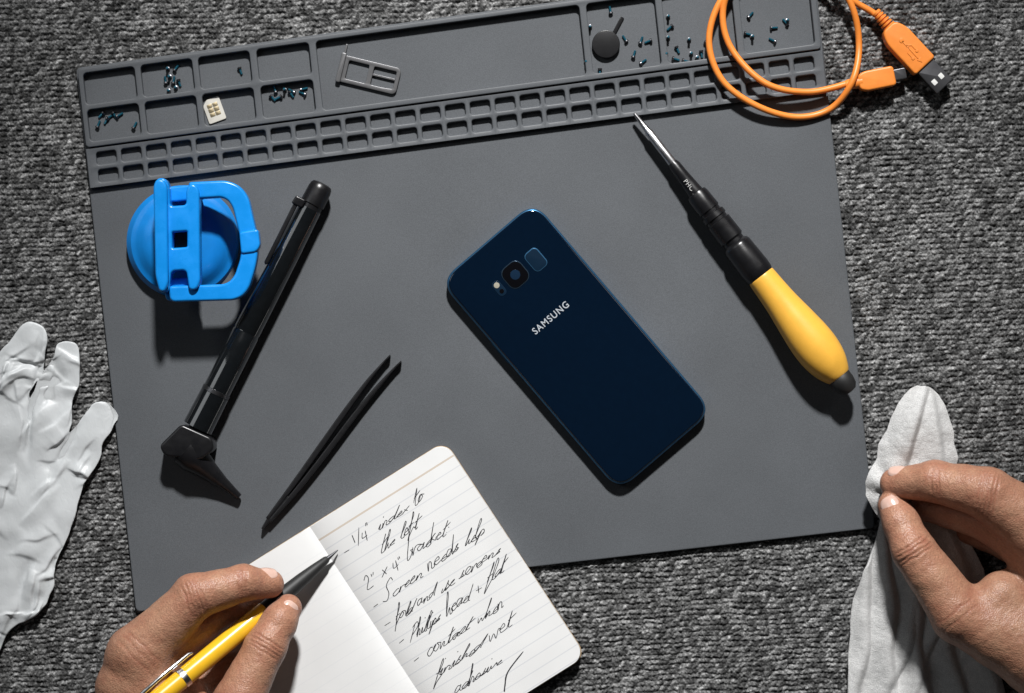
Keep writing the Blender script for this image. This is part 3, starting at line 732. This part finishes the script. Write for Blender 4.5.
# ------------------------------------------------------------------ implicit surfaces for hands and glove
def smin(a, b, k):
    h = np.clip(.5 + .5 * (b - a) / k, 0, 1); return b * (1 - h) + a * h - k * h * (1 - h)
def caps(g, a, b, ra, rb, zs=1.0):
    a = np.array([a[0], -a[1], a[2] * zs], np.float32); b = np.array([b[0], -b[1], b[2] * zs], np.float32)
    ab = b - a; L2 = max(float(ab @ ab), 1e-6)
    X, Y, Z = g
    t = np.clip(((X - a[0]) * ab[0] + (Y - a[1]) * ab[1] + (Z * zs - a[2]) * ab[2]) / L2, 0, 1)
    return np.sqrt((X - a[0] - t * ab[0]) ** 2 + (Y - a[1] - t * ab[1]) ** 2 + (Z * zs - a[2] - t * ab[2]) ** 2) - (ra + (rb - ra) * t)
def chain(g, pr, k=5, zs=1.0):
    d = None
    for (p, r), (q, s) in zip(pr[:-1], pr[1:]):
        c_ = caps(g, p, q, r, s, zs); d = c_ if d is None else smin(d, c_, k)
    return d
def nets(F, o, h):
    nx, ny, nz_ = F.shape
    acc = np.zeros((nx - 1, ny - 1, nz_ - 1, 3), np.float32); cnt = np.zeros((nx - 1, ny - 1, nz_ - 1), np.float32)
    cor = [(i, j, k) for i in (0, 1) for j in (0, 1) for k in (0, 1)]
    for a in cor:
        for b in cor:
            if a < b and sum(abs(a[i] - b[i]) for i in range(3)) == 1:
                A = F[a[0]:nx - 1 + a[0], a[1]:ny - 1 + a[1], a[2]:nz_ - 1 + a[2]]; Bv = F[b[0]:nx - 1 + b[0], b[1]:ny - 1 + b[1], b[2]:nz_ - 1 + b[2]]
                m = (A < 0) != (Bv < 0); I = np.nonzero(m)
                tt = A[I] / (A[I] - Bv[I])
                for ax in range(3): acc[I + (np.full(len(I[0]), ax),)] += a[ax] + tt * (b[ax] - a[ax])
                cnt[I] += 1
    I = np.nonzero(cnt); idx = -np.ones(cnt.shape, np.int64); idx[I] = np.arange(len(I[0]))
    V = (np.stack(I, 1) + acc[I] / cnt[I][:, None]) * np.asarray(h) + np.array(o)
    Q = []
    sg = F < 0
    for ax in range(3):
        s0 = [slice(1, -1)] * 3; s1 = [slice(1, -1)] * 3
        s0[ax] = slice(0, -1); s1[ax] = slice(1, None)
        m = sg[tuple(s0)] != sg[tuple(s1)]
        I2 = np.stack(np.nonzero(m), 1)
        off = np.ones(3, int); off[ax] = 0
        I2 = I2 + off
        b1, b2 = [q for q in range(3) if q != ax]
        def cell(d1, d2):
            J = I2.copy(); J[:, b1] += d1; J[:, b2] += d2; return idx[J[:, 0], J[:, 1], J[:, 2]]
        q4 = np.stack([cell(-1, -1), cell(0, -1), cell(0, 0), cell(-1, 0)], 1)
        Q.append(q4[(q4 >= 0).all(1)])
    return V, np.concatenate(Q)
def grid(x0, x1, y0, y1, z0, z1, h, hz=None):
    xs = np.arange(x0, x1, h, dtype=np.float32); ys = np.arange(-y1, -y0, h, dtype=np.float32); zs = np.arange(z0, z1, hz or h, dtype=np.float32)
    return np.meshgrid(xs, ys, zs, indexing='ij'), (x0, -y1, z0)
def implicit(name, F, o, h, mat, base, disp=None, tint=None, warp=None):
    V, Q = nets(F, o, h)
    me = bpy.data.meshes.new(name); me.from_pydata(V.tolist(), [], Q.tolist())
    bm = bmesh.new(); bm.from_mesh(me); bmesh.ops.recalc_face_normals(bm, faces=bm.faces)
    for _ in range(2): bmesh.ops.smooth_vert(bm, verts=bm.verts, factor=.5, use_axis_x=True, use_axis_y=True, use_axis_z=True)
    bm.normal_update(); bm.to_mesh(me); bm.free()
    n = len(me.vertices); co = np.zeros(n * 3); me.vertices.foreach_get('co', co); co = co.reshape(-1, 3)
    no = np.zeros(n * 3); me.vertices.foreach_get('normal', no); no = no.reshape(-1, 3)
    pxc = co.copy(); pxc[:, 1] *= -1
    if disp is not None:
        dd = disp(pxc, no); co = co + no * dd[:, None]; pxc = co.copy(); pxc[:, 1] *= -1
    if warp is not None: pxc = warp(pxc, no)
    if tint is not None:
        ca_ = me.color_attributes.new('tint', 'FLOAT_COLOR', 'POINT')
        c4 = np.ones((n, 4), np.float32); c4[:, :3] = tint(pxc)[:, None]; ca_.data.foreach_set('color', c4.ravel())
    me.vertices.foreach_set('co', PWA(pxc).ravel())
    for p in me.polygons: p.use_smooth = True
    me.update()
    return link(name, me, mat, None, base)
def hand(name, label, fingers, palm, gb, base, creases, h=1.4):
    g, o = grid(*gb, h)
    body = None
    for (p, q, r, s) in palm:
        c_ = caps(g, p, q, r, s); body = c_ if body is None else smin(body, c_, 16)
    fa = None
    for f in fingers:
        d_ = chain(g, f, 5); fa = d_ if fa is None else smin(fa, d_, 3.0)
    F = smin(body, fa, 13)
    def disp(v, no):
        d_ = np.zeros(len(v))
        for (p, ax, R, offs, amp) in creases:
            p = np.array(p, float); ax = np.array(ax, float); ax /= np.linalg.norm(ax)
            rel = v - p; s_ = rel @ ax; rr = np.linalg.norm(rel, axis=1); mk = np.clip((R - rr) / (R * .4), 0, 1) * np.clip(no[:, 2] + .35, 0, 1)
            wob = 2.2 * (vn(v[:, 0] / 7, v[:, 1] / 7, 3) - .5)
            for of in offs: d_ -= amp * mk * np.exp(-((s_ - of + wob) / 1.1) ** 2)
        d_ += 1.3 * (vn(v[:, 0] / 16, v[:, 1] / 16, 5) - .5) + .45 * (vn(v[:, 0] / 6, v[:, 1] / 6, 6) - .5)
        return d_
    def tint(v):
        t_ = np.zeros(len(v))
        for f in fingers:
            for i, (p, r) in enumerate(f):
                dd = np.linalg.norm(v - np.array(p, float), axis=1); am = (.6 if i == len(f) - 1 else .5 if i < len(f) - 1 and i > 0 else .32)
                t_ = np.maximum(t_, am * np.clip(1 - (dd - r * .6) / (r * 1.3), 0, 1))
        for (p, ax, R, offs, amp) in creases:
            rel = v - np.array(p, float); ax = np.array(ax, float); ax /= np.linalg.norm(ax); s_ = rel @ ax; rr = np.linalg.norm(rel, axis=1)
            wob = 2.2 * (vn(v[:, 0] / 7, v[:, 1] / 7, 3) - .5)
            for of in offs: t_ = t_ + .30 * np.clip((R - rr) / (R * .4), 0, 1) * np.exp(-((s_ - of + wob) / 1.2) ** 2)
        return t_
    o_ = implicit(name, F, o, h, 'skin', base, disp, tint)
    return setp(o_, label, 'hand')
def nail(parent, cpt, r, along, normal, L, W, curv):
    al = Vector((along[0], -along[1], along[2])).normalized(); nn = Vector((normal[0], -normal[1], normal[2])); nn = (nn - al * nn.dot(al)).normalized(); sd = al.cross(nn)
    c0 = PW(*cpt) + nn * (r * S)
    V, F = [], []; nr, na = 8, 36
    for i in range(nr + 1):
        for k in range(na):
            th = 2 * math.pi * k / na; ct, st_ = math.cos(th), math.sin(th)
            rad = i / nr
            x = W / 2 * rad * math.copysign(abs(ct) ** .65, ct); y = L / 2 * rad * math.copysign(abs(st_) ** .75, st_)
            z = 1.7 - x * x / (2 * curv) - y * y / (2 * curv * 3.2) - (1.6 if i == nr else 0)
            V.append(c0 + sd * (x * S) + al * (y * S) + nn * (z * S))
    for i in range(nr):
        for k in range(na): F.append((i * na + k, i * na + (k + 1) % na, (i + 1) * na + (k + 1) % na, (i + 1) * na + k))
    return from_vf('fingernail', V, F, 'nail', parent, angle=60)

# ---- left hand, writing
LI = [((138, 656, 72), 30), ((194, 597, 86), 22.5), ((243, 583, 74), 18.5), ((270, 584, 60), 14)]
LM = [((128, 690, 62), 30), ((184, 634, 56), 22), ((232, 612, 38), 17), ((262, 607, 27), 13)]
LR = [((135, 720, 50), 28), ((178, 664, 40), 20), ((222, 644, 31), 15.5), ((244, 634, 28), 12)]
LP = [((150, 752, 44), 24), ((188, 696, 36), 17), ((222, 674, 30), 14), ((240, 664, 28), 11)]
LT = [((205, 772, 62), 34), ((238, 702, 74), 25), ((266, 646, 70), 20.5), ((279, 622, 62), 18), ((288, 608, 55), 14)]
palmL = [((138, 656, 72), (195, 850, 62), 30, 38), ((128, 690, 62), (185, 850, 58), 30, 36), ((135, 720, 50), (185, 850, 54), 28, 36), ((150, 752, 44), (190, 850, 50), 24, 34),
         ((205, 772, 62), (200, 850, 58), 34, 38), ((190, 850, 58), (215, 980, 60), 44, 48), ((190, 690, 60), (205, 760, 60), 14, 26)]
lh = hand('hand', 'bare left hand gripping a yellow pen over the notebook', [LI, LM, LR, LP, LT], palmL, (70, 322, 545, 1036, -2, 116), (170, 690, 14),
          [((194, 597, 108), (1, -.35, 0), 24, (-8, -4, 0, 4, 8), 1.15), ((243, 583, 92), (1, 0, 0), 17, (-4, -1, 3), .95), ((266, 646, 90), (.5, -.86, 0), 22, (-6, -2, 2, 6), 1.15), ((138, 650, 100), (.7, -.7, 0), 30, (-8, 0, 7), .5)])
nail(lh, (283, 612, 57), 15.2, (13, -20, -9), (.45, -.05, .9), 23, 19, 12)
nail(lh, (264, 583, 62), 15, (28, 2, -14), (-.05, -.75, .75), 20, 16, 11)

# ---- yellow pen held in that hand
t = thing('pen', 'yellow and black ballpoint pen held between thumb and finger', 'pen', (337, 551, 14))
A = (338, 550, nz(60) + .6); B = (165, 693, 97)
lathe('tip', A, B, [(0, .4), (2, .8), (8, 1.5), (15, 2.8)], 'darksteel', t, seg=24)
lathe('grip', A, B, [(14, 3.0), (16, 3.8), (30, 5.4), (48, 7.0), (70, 8.0), (94, 8.6), (96, 8.2)], 'rubber', t, seg=36)
lathe('barrel', A, B, [(95, 7.5), (96, 9.0), (120, 9.4), (190, 9.6), (250, 9.4), (251, 8.6)], 'yellowpen', t, seg=40)
lathe('ring', A, B, [(196, 9.5), (196.5, 10.1), (202, 10.1), (202.5, 9.5)], 'steel', t, seg=36)
lathe('push_button', A, B, [(250, 5), (268, 5), (270, 4)], 'steel', t, seg=24)
a0 = PW(*A); dd_ = (PW(*B) - a0).normalized(); sd_ = dd_.cross(Vector((0, 0, 1))).normalized(); up_ = sd_.cross(dd_).normalized()
side = sd_ if sd_.x < 0 else -sd_
def cpt(d, s, u): return a0 + dd_ * (d * S) + side * (s * S) + up_ * (u * S)
V, F = sweep_vf([cpt(178, 13, 3), cpt(182, 14.5, 3.5), cpt(215, 14.5, 4), cpt(244, 13.5, 4), cpt(247, 8, 3)], [1.3 * S, 2.2 * S, 2.2 * S, 2.2 * S, 2.2 * S], 16)
from_vf('clip', V, F, 'steel', t)

# ---- right hand, pinching the cloth
RI = [((1046, 534, 80), 35), ((988, 494, 92), 26), ((936, 481, 74), 20.5), ((894, 483, 52), 15)]
RM = [((1058, 562, 70), 33), ((994, 520, 56), 24), ((948, 510, 40), 17), ((922, 508, 33), 13)]
RR = [((1070, 600, 62), 30), ((1026, 552, 34), 19), ((988, 536, 20), 15), ((968, 532, 18), 12)]
RP = [((1085, 640, 55), 28), ((1046, 598, 30), 17), ((1018, 586, 20), 13)]
RT = [((1046, 658, 66), 41), ((960, 615, 74), 29), ((914, 551, 74), 22), ((901, 523, 63), 18.5), ((892, 505, 54), 14.5)]
palmR = [((1046, 534, 80), (1150, 660, 66), 35, 40), ((1058, 562, 70), (1150, 680, 62), 33, 40), ((1070, 600, 62), (1150, 700, 58), 30, 38), ((1085, 640, 55), (1150, 700, 55), 28, 38),
         ((1046, 658, 66), (1150, 700, 60), 41, 42), ((1150, 690, 60), (1240, 800, 60), 46, 50), ((1004, 600, 66), (1045, 650, 64), 30, 38)]
rh = hand('hand', 'bare right hand pinching a pale cleaning cloth', [RI, RM, RR, RP, RT], palmR, (866, 1296, 444, 860, 2, 122), (980, 590, 0),
          [((988, 494, 117), (1, .2, 0), 27, (-9, -5, -1, 4, 8), 1.15), ((936, 481, 94), (1, 0, 0), 18, (-4, 0, 3), .95), ((914, 551, 95), (.55, .85, 0), 23, (-7, -3, 2, 6), 1.15), ((960, 615, 102), (.6, .8, 0), 28, (-6, 3), .5)])
nail(rh, (895, 510, 57), 15.6, (-8, -17, -8), (-.30, .05, .95), 24, 19.5, 12)
nail(rh, (900, 482, 56), 15.4, (-38, 2, -18), (.0, -.8, .6), 18, 15, 11)

# ------------------------------------------------------------------ cleaning cloth
def cloth():
    rows = [(387, 919, 926, 33, 0), (390, 912, 931, 36, 3), (396, 906, 938, 38, 5), (404, 900, 943, 40, 7), (420, 892, 948, 41, 9), (432, 888, 953, 41, 9), (445, 880, 953, 40, 10), (458, 879, 957, 38, 9), (470, 872, 953, 36, 9), (482, 867, 950, 34, 8), (495, 866, 948, 30, 7), (506, 873, 946, 25, 5), (520, 881, 954, 20, 4), (545, 874, 970, 16, 4), (570, 863, 984, 13, 4), (600, 854, 990, 11, 4), (640, 849, 996, 10, 4), (700, 847, 1004, 9, 4), (760, 847, 1010, 8, 3), (800, 848, 1012, 8, 3)]
    rows = np.array(rows, float)
    ysr = np.arange(387, 800, 1.4); nu = 116
    cols = [np.interp(ysr, rows[:, 0], rows[:, i]) for i in (1, 2, 3, 4)]
    ker = np.exp(-(np.arange(-12, 13) / 6.0) ** 2); ker /= ker.sum()
    for i in (2, 3): cols[i] = np.convolve(np.pad(cols[i], 12, mode='edge'), ker, 'valid')
    U = np.linspace(0, 1, nu + 1)
    XL = cols[0] + 3.0 * (vn(ysr / 18, 3.3, 2) - .5); XR = cols[1] + 3 * (vn(ysr / 20, 8.3, 4) - .5)
    X = XL[:, None] + (XR - XL)[:, None] * U; Y = np.repeat(ysr[:, None], nu + 1, 1)
    Z = cols[2][:, None] + cols[3][:, None] * (.6 - (2 * U - 1) ** 2)
    def pleat(x0, slope, amp, soft, sharp, y0, wob):
        """a fold: rises gently on one side and drops faster on the other"""
        c_ = X - x0 - (Y - y0) * slope + wob * (vn(Y / 45, x0, 5) - .5)
        return amp * np.where(c_ < 0, np.exp(-(c_ / soft) ** 2), np.exp(-(c_ / sharp) ** 2))
    low = np.clip((Y - 506) / 40, 0, 1); low = low * low * (3 - 2 * low); top = 1 - np.clip((Y - 450) / 40, 0, 1)
    fade = np.clip(1.25 - (Y - 540) / 300, .5, 1)
    Z = Z + low * fade * (pleat(868, -.10, 8, 12, 4, 560, 14) + pleat(888, .02, 9, 15, 4, 560, 16) + pleat(908, .13, 11, 14, 4, 560, 14) + pleat(930, .22, 9, 14, 4.5, 560, 12) + pleat(954, .32, 9, 16, 6, 560, 10))
    Z = Z - low * pleat(906, -.30, 5, 4, 12, 650, 18) * np.clip((Y - 590) / 40, 0, 1)
    Z = Z + low * pleat(930, -.45, 5, 14, 4, 650, 16) * np.clip((Y - 600) / 40, 0, 1)
    Z = Z + top * (pleat(911, -.30, 6.5, 15, 3.5, 430, 5) + pleat(934, .16, 5, 12, 3.5, 430, 5)) - top * 3
    # gathered crimps where the finger and thumb squeeze the sheet
    near = np.exp(-(((X - 905) / 42) ** 2 + ((Y - 490) / 36) ** 2))
    Z = Z + 3.2 * near * np.sin(np.arctan2(Y - 494, X - 898) * 7 + 1.0)
    Z = Z + 4.0 * (vn(X / 28, Y / 36, 8) - .5) + 1.4 * (vn(X / 10, Y / 12, 7) - .5) + .5 * (vn(X / 3.2, Y / 3.2, 9) - .5)
    P = np.stack([X, Y, np.maximum(Z, 2.6)], -1).reshape(-1, 3); st = nu + 1; m = len(ysr)
    idx = np.arange(m * st).reshape(m, st)
    Q = np.stack([idx[:-1, :-1], idx[:-1, 1:], idx[1:, 1:], idx[1:, :-1]], -1).reshape(-1, 4)
    o = from_vf('cleaning_cloth', PWA(P), Q, 'cloth', None, (920, 560, 0), angle=180)
    md_ = o.modifiers.new('thick', 'SOLIDIFY'); md_.thickness = 2.4 * S; md_.offset = -1
    setp(o, 'pale grey microfibre cloth pinched in the right hand', 'cloth')
    return o
cl = cloth()

# ------------------------------------------------------------------ glove
def glove():
    h = 1.25; hz = .8; zs = 5.0
    g, o = grid(-120, 132, 300, 700, -3, 22, h, hz)
    fs = [[((-8, 470, 6), 30), ((2, 412, 6), 26), ((17, 364, 6), 22), ((30, 337, 5), 16)],
          [((36, 490, 7), 28), ((50, 420, 7), 21), ((60, 380, 7), 18), ((67, 355, 6), 14)],
          [((-54, 470, 5), 26), ((-50, 400, 5), 22), ((-42, 360, 5), 16)],
          [((10, 585, 7), 40), ((46, 512, 8), 27), ((78, 456, 8), 18.5), ((103, 417, 7), 13.5)]]
    fa = None
    for f in fs:
        d_ = chain(g, f, 12, zs); fa = d_ if fa is None else smin(fa, d_, 1.5)
    body = smin(caps(g, (-40, 500, 6), (4, 505, 6), 44, 44, zs), caps(g, (-20, 505, 6), (-25, 560, 6), 60, 56, zs), 12)
    body = smin(body, caps(g, (-25, 560, 6), (-50, 625, 6), 58, 54, zs), 10)
    F = smin(body, fa, 16)
    # crisp folds scattered over the limp sheet, each soft on one side and sharp on the other
    rr = random.Random(11); FL = []
    for k in range(90):
        cx, cy = rr.uniform(-20, 105), rr.uniform(335, 640)
        base_a = math.radians(-72) if cx < 55 or cy < 400 else math.radians(-55)
        a_ = base_a + rr.choice([rr.gauss(0, .35), rr.gauss(0, .35), rr.gauss(1.3, .4)])
        L = rr.uniform(22, 66); sh_ = rr.uniform(1.3, 2.2); so_ = rr.uniform(5, 12)
        FL.append(((cx - math.cos(a_) * L / 2, cy - math.sin(a_) * L / 2), (cx + math.cos(a_) * L / 2, cy + math.sin(a_) * L / 2), *((sh_, so_) if rr.random() < .5 else (so_, sh_)), rr.uniform(1.4, 3.4) * (1 if rr.random() < .72 else -.8)))
    def crease(x, y, p, q, wl, wr, amp):
        p = np.array(p, float); q = np.array(q, float); d = q - p; L = np.linalg.norm(d); d /= L
        s_ = (x - p[0]) * d[0] + (y - p[1]) * d[1]; n_ = -(x - p[0]) * d[1] + (y - p[1]) * d[0] + 8 * (vn(s_ / 20, L * .1, 3) - .5)
        e = np.clip(np.minimum(s_, L - s_) / (L * .35), 0, 1)
        return amp * e * np.where(n_ < 0, np.exp(-(n_ / wl) ** 2), np.exp(-(n_ / wr) ** 2))
    def warp(v, no):
        v = v.copy(); x, y = v[:, 0].copy(), v[:, 1].copy()
        up = np.clip(no[:, 2] * 1.4, 0, 1)
        # deflate: the sheet lies nearly flat whatever was under it
        v[:, 2] = np.where(v[:, 2] > 0, 7.5 * np.tanh(v[:, 2] / 6.5), v[:, 2])
        d_ = np.zeros(len(v))
        for f in FL: d_ += crease(x, y, *f)
        d_ += 5.0 * (vn(x / 30, y / 36, 61) - .5) + 2.2 * (vn(x / 13, y / 17, 62) - .5)
        # the seam between the two upright fingers and beside the thumb
        for (p, q, amp) in (((42, 352), (24, 470), 4.5), ((86, 418), (52, 470), 3.0)):
            d_ -= crease(x, y, p, q, 2.5, 2.5, amp)
        v[:, 2] += up * d_
        v[:, 0] += 7 * (vn(x / 28, y / 28, 31) - .5) + 2.6 * (vn(x / 10, y / 10, 32) - .5)
        v[:, 1] += 7 * (vn(x / 28, y / 28, 33) - .5) + 2.6 * (vn(x / 10, y / 10, 34) - .5)
        v[:, 2] = np.maximum(v[:, 2], np.where(no[:, 2] > 0, 1.2, .2))
        return v
    o_ = implicit('glove', F, o, (h, h, hz), 'glove', (20, 500, 0), None, None, warp)
    setp(o_, 'crumpled white latex glove lying flat on the carpet', 'glove')
glove()

# ------------------------------------------------------------------ camera, light
cam_d = bpy.data.cameras.new('camera'); cam_o = bpy.data.objects.new('camera', cam_d); C.objects.link(cam_o)
cam_o.location = (0, 0, HP * S); cam_d.sensor_width = 36; cam_d.lens = 36 * HP / 1024.0
cam_d.clip_start = .01; cam_d.clip_end = 50
SC.camera = cam_o
def aim(lo, loc, tgt=(0, 0, 0)):
    lo.location = loc
    lo.rotation_euler = (Vector(tgt) - Vector(loc)).to_track_quat('-Z', 'Y').to_euler()
def lamp(name, loc, size, energy, col, size_y=None):
    ld = bpy.data.lights.new(name, 'AREA'); ld.energy = energy; ld.color = col; ld.size = size
    if size_y: ld.shape = 'RECTANGLE'; ld.size_y = size_y
    else: ld.shape = 'DISK'
    lo = bpy.data.objects.new(name, ld); C.objects.link(lo); aim(lo, loc)
sp_ = bpy.data.lights.new('key_lamp', 'SPOT'); sp_.energy = 540; sp_.color = (1, .992, .982); sp_.shadow_soft_size = .10
sp_.spot_size = math.radians(20.5); sp_.spot_blend = 1.0
so_ = bpy.data.objects.new('key_lamp', sp_); C.objects.link(so_); aim(so_, (.12, 1.90, 1.75), (.02, -.03, 0))
lamp('added_streak_light', (-1.55, .80, 1.6), .75, 4.0, (.93, .97, 1), 1.2)  # unseen light, added to draw a bright streak along the black barrel
lamp('added_right_fill', (1.45, 1.15, 1.5), .25, 1.3, (1, .97, .94), 1.0)  # unseen extra light from the right, added for highlights and weak fill
wd_ = bpy.data.worlds.new('World'); SC.world = wd_; wd_.use_nodes = True
bg = wd_.node_tree.nodes['Background']; bg.inputs[0].default_value = (.93, .97, 1.0, 1); bg.inputs[1].default_value = .022
SC.view_settings.view_transform = 'Standard'; SC.view_settings.look = 'None'; SC.view_settings.exposure = 0
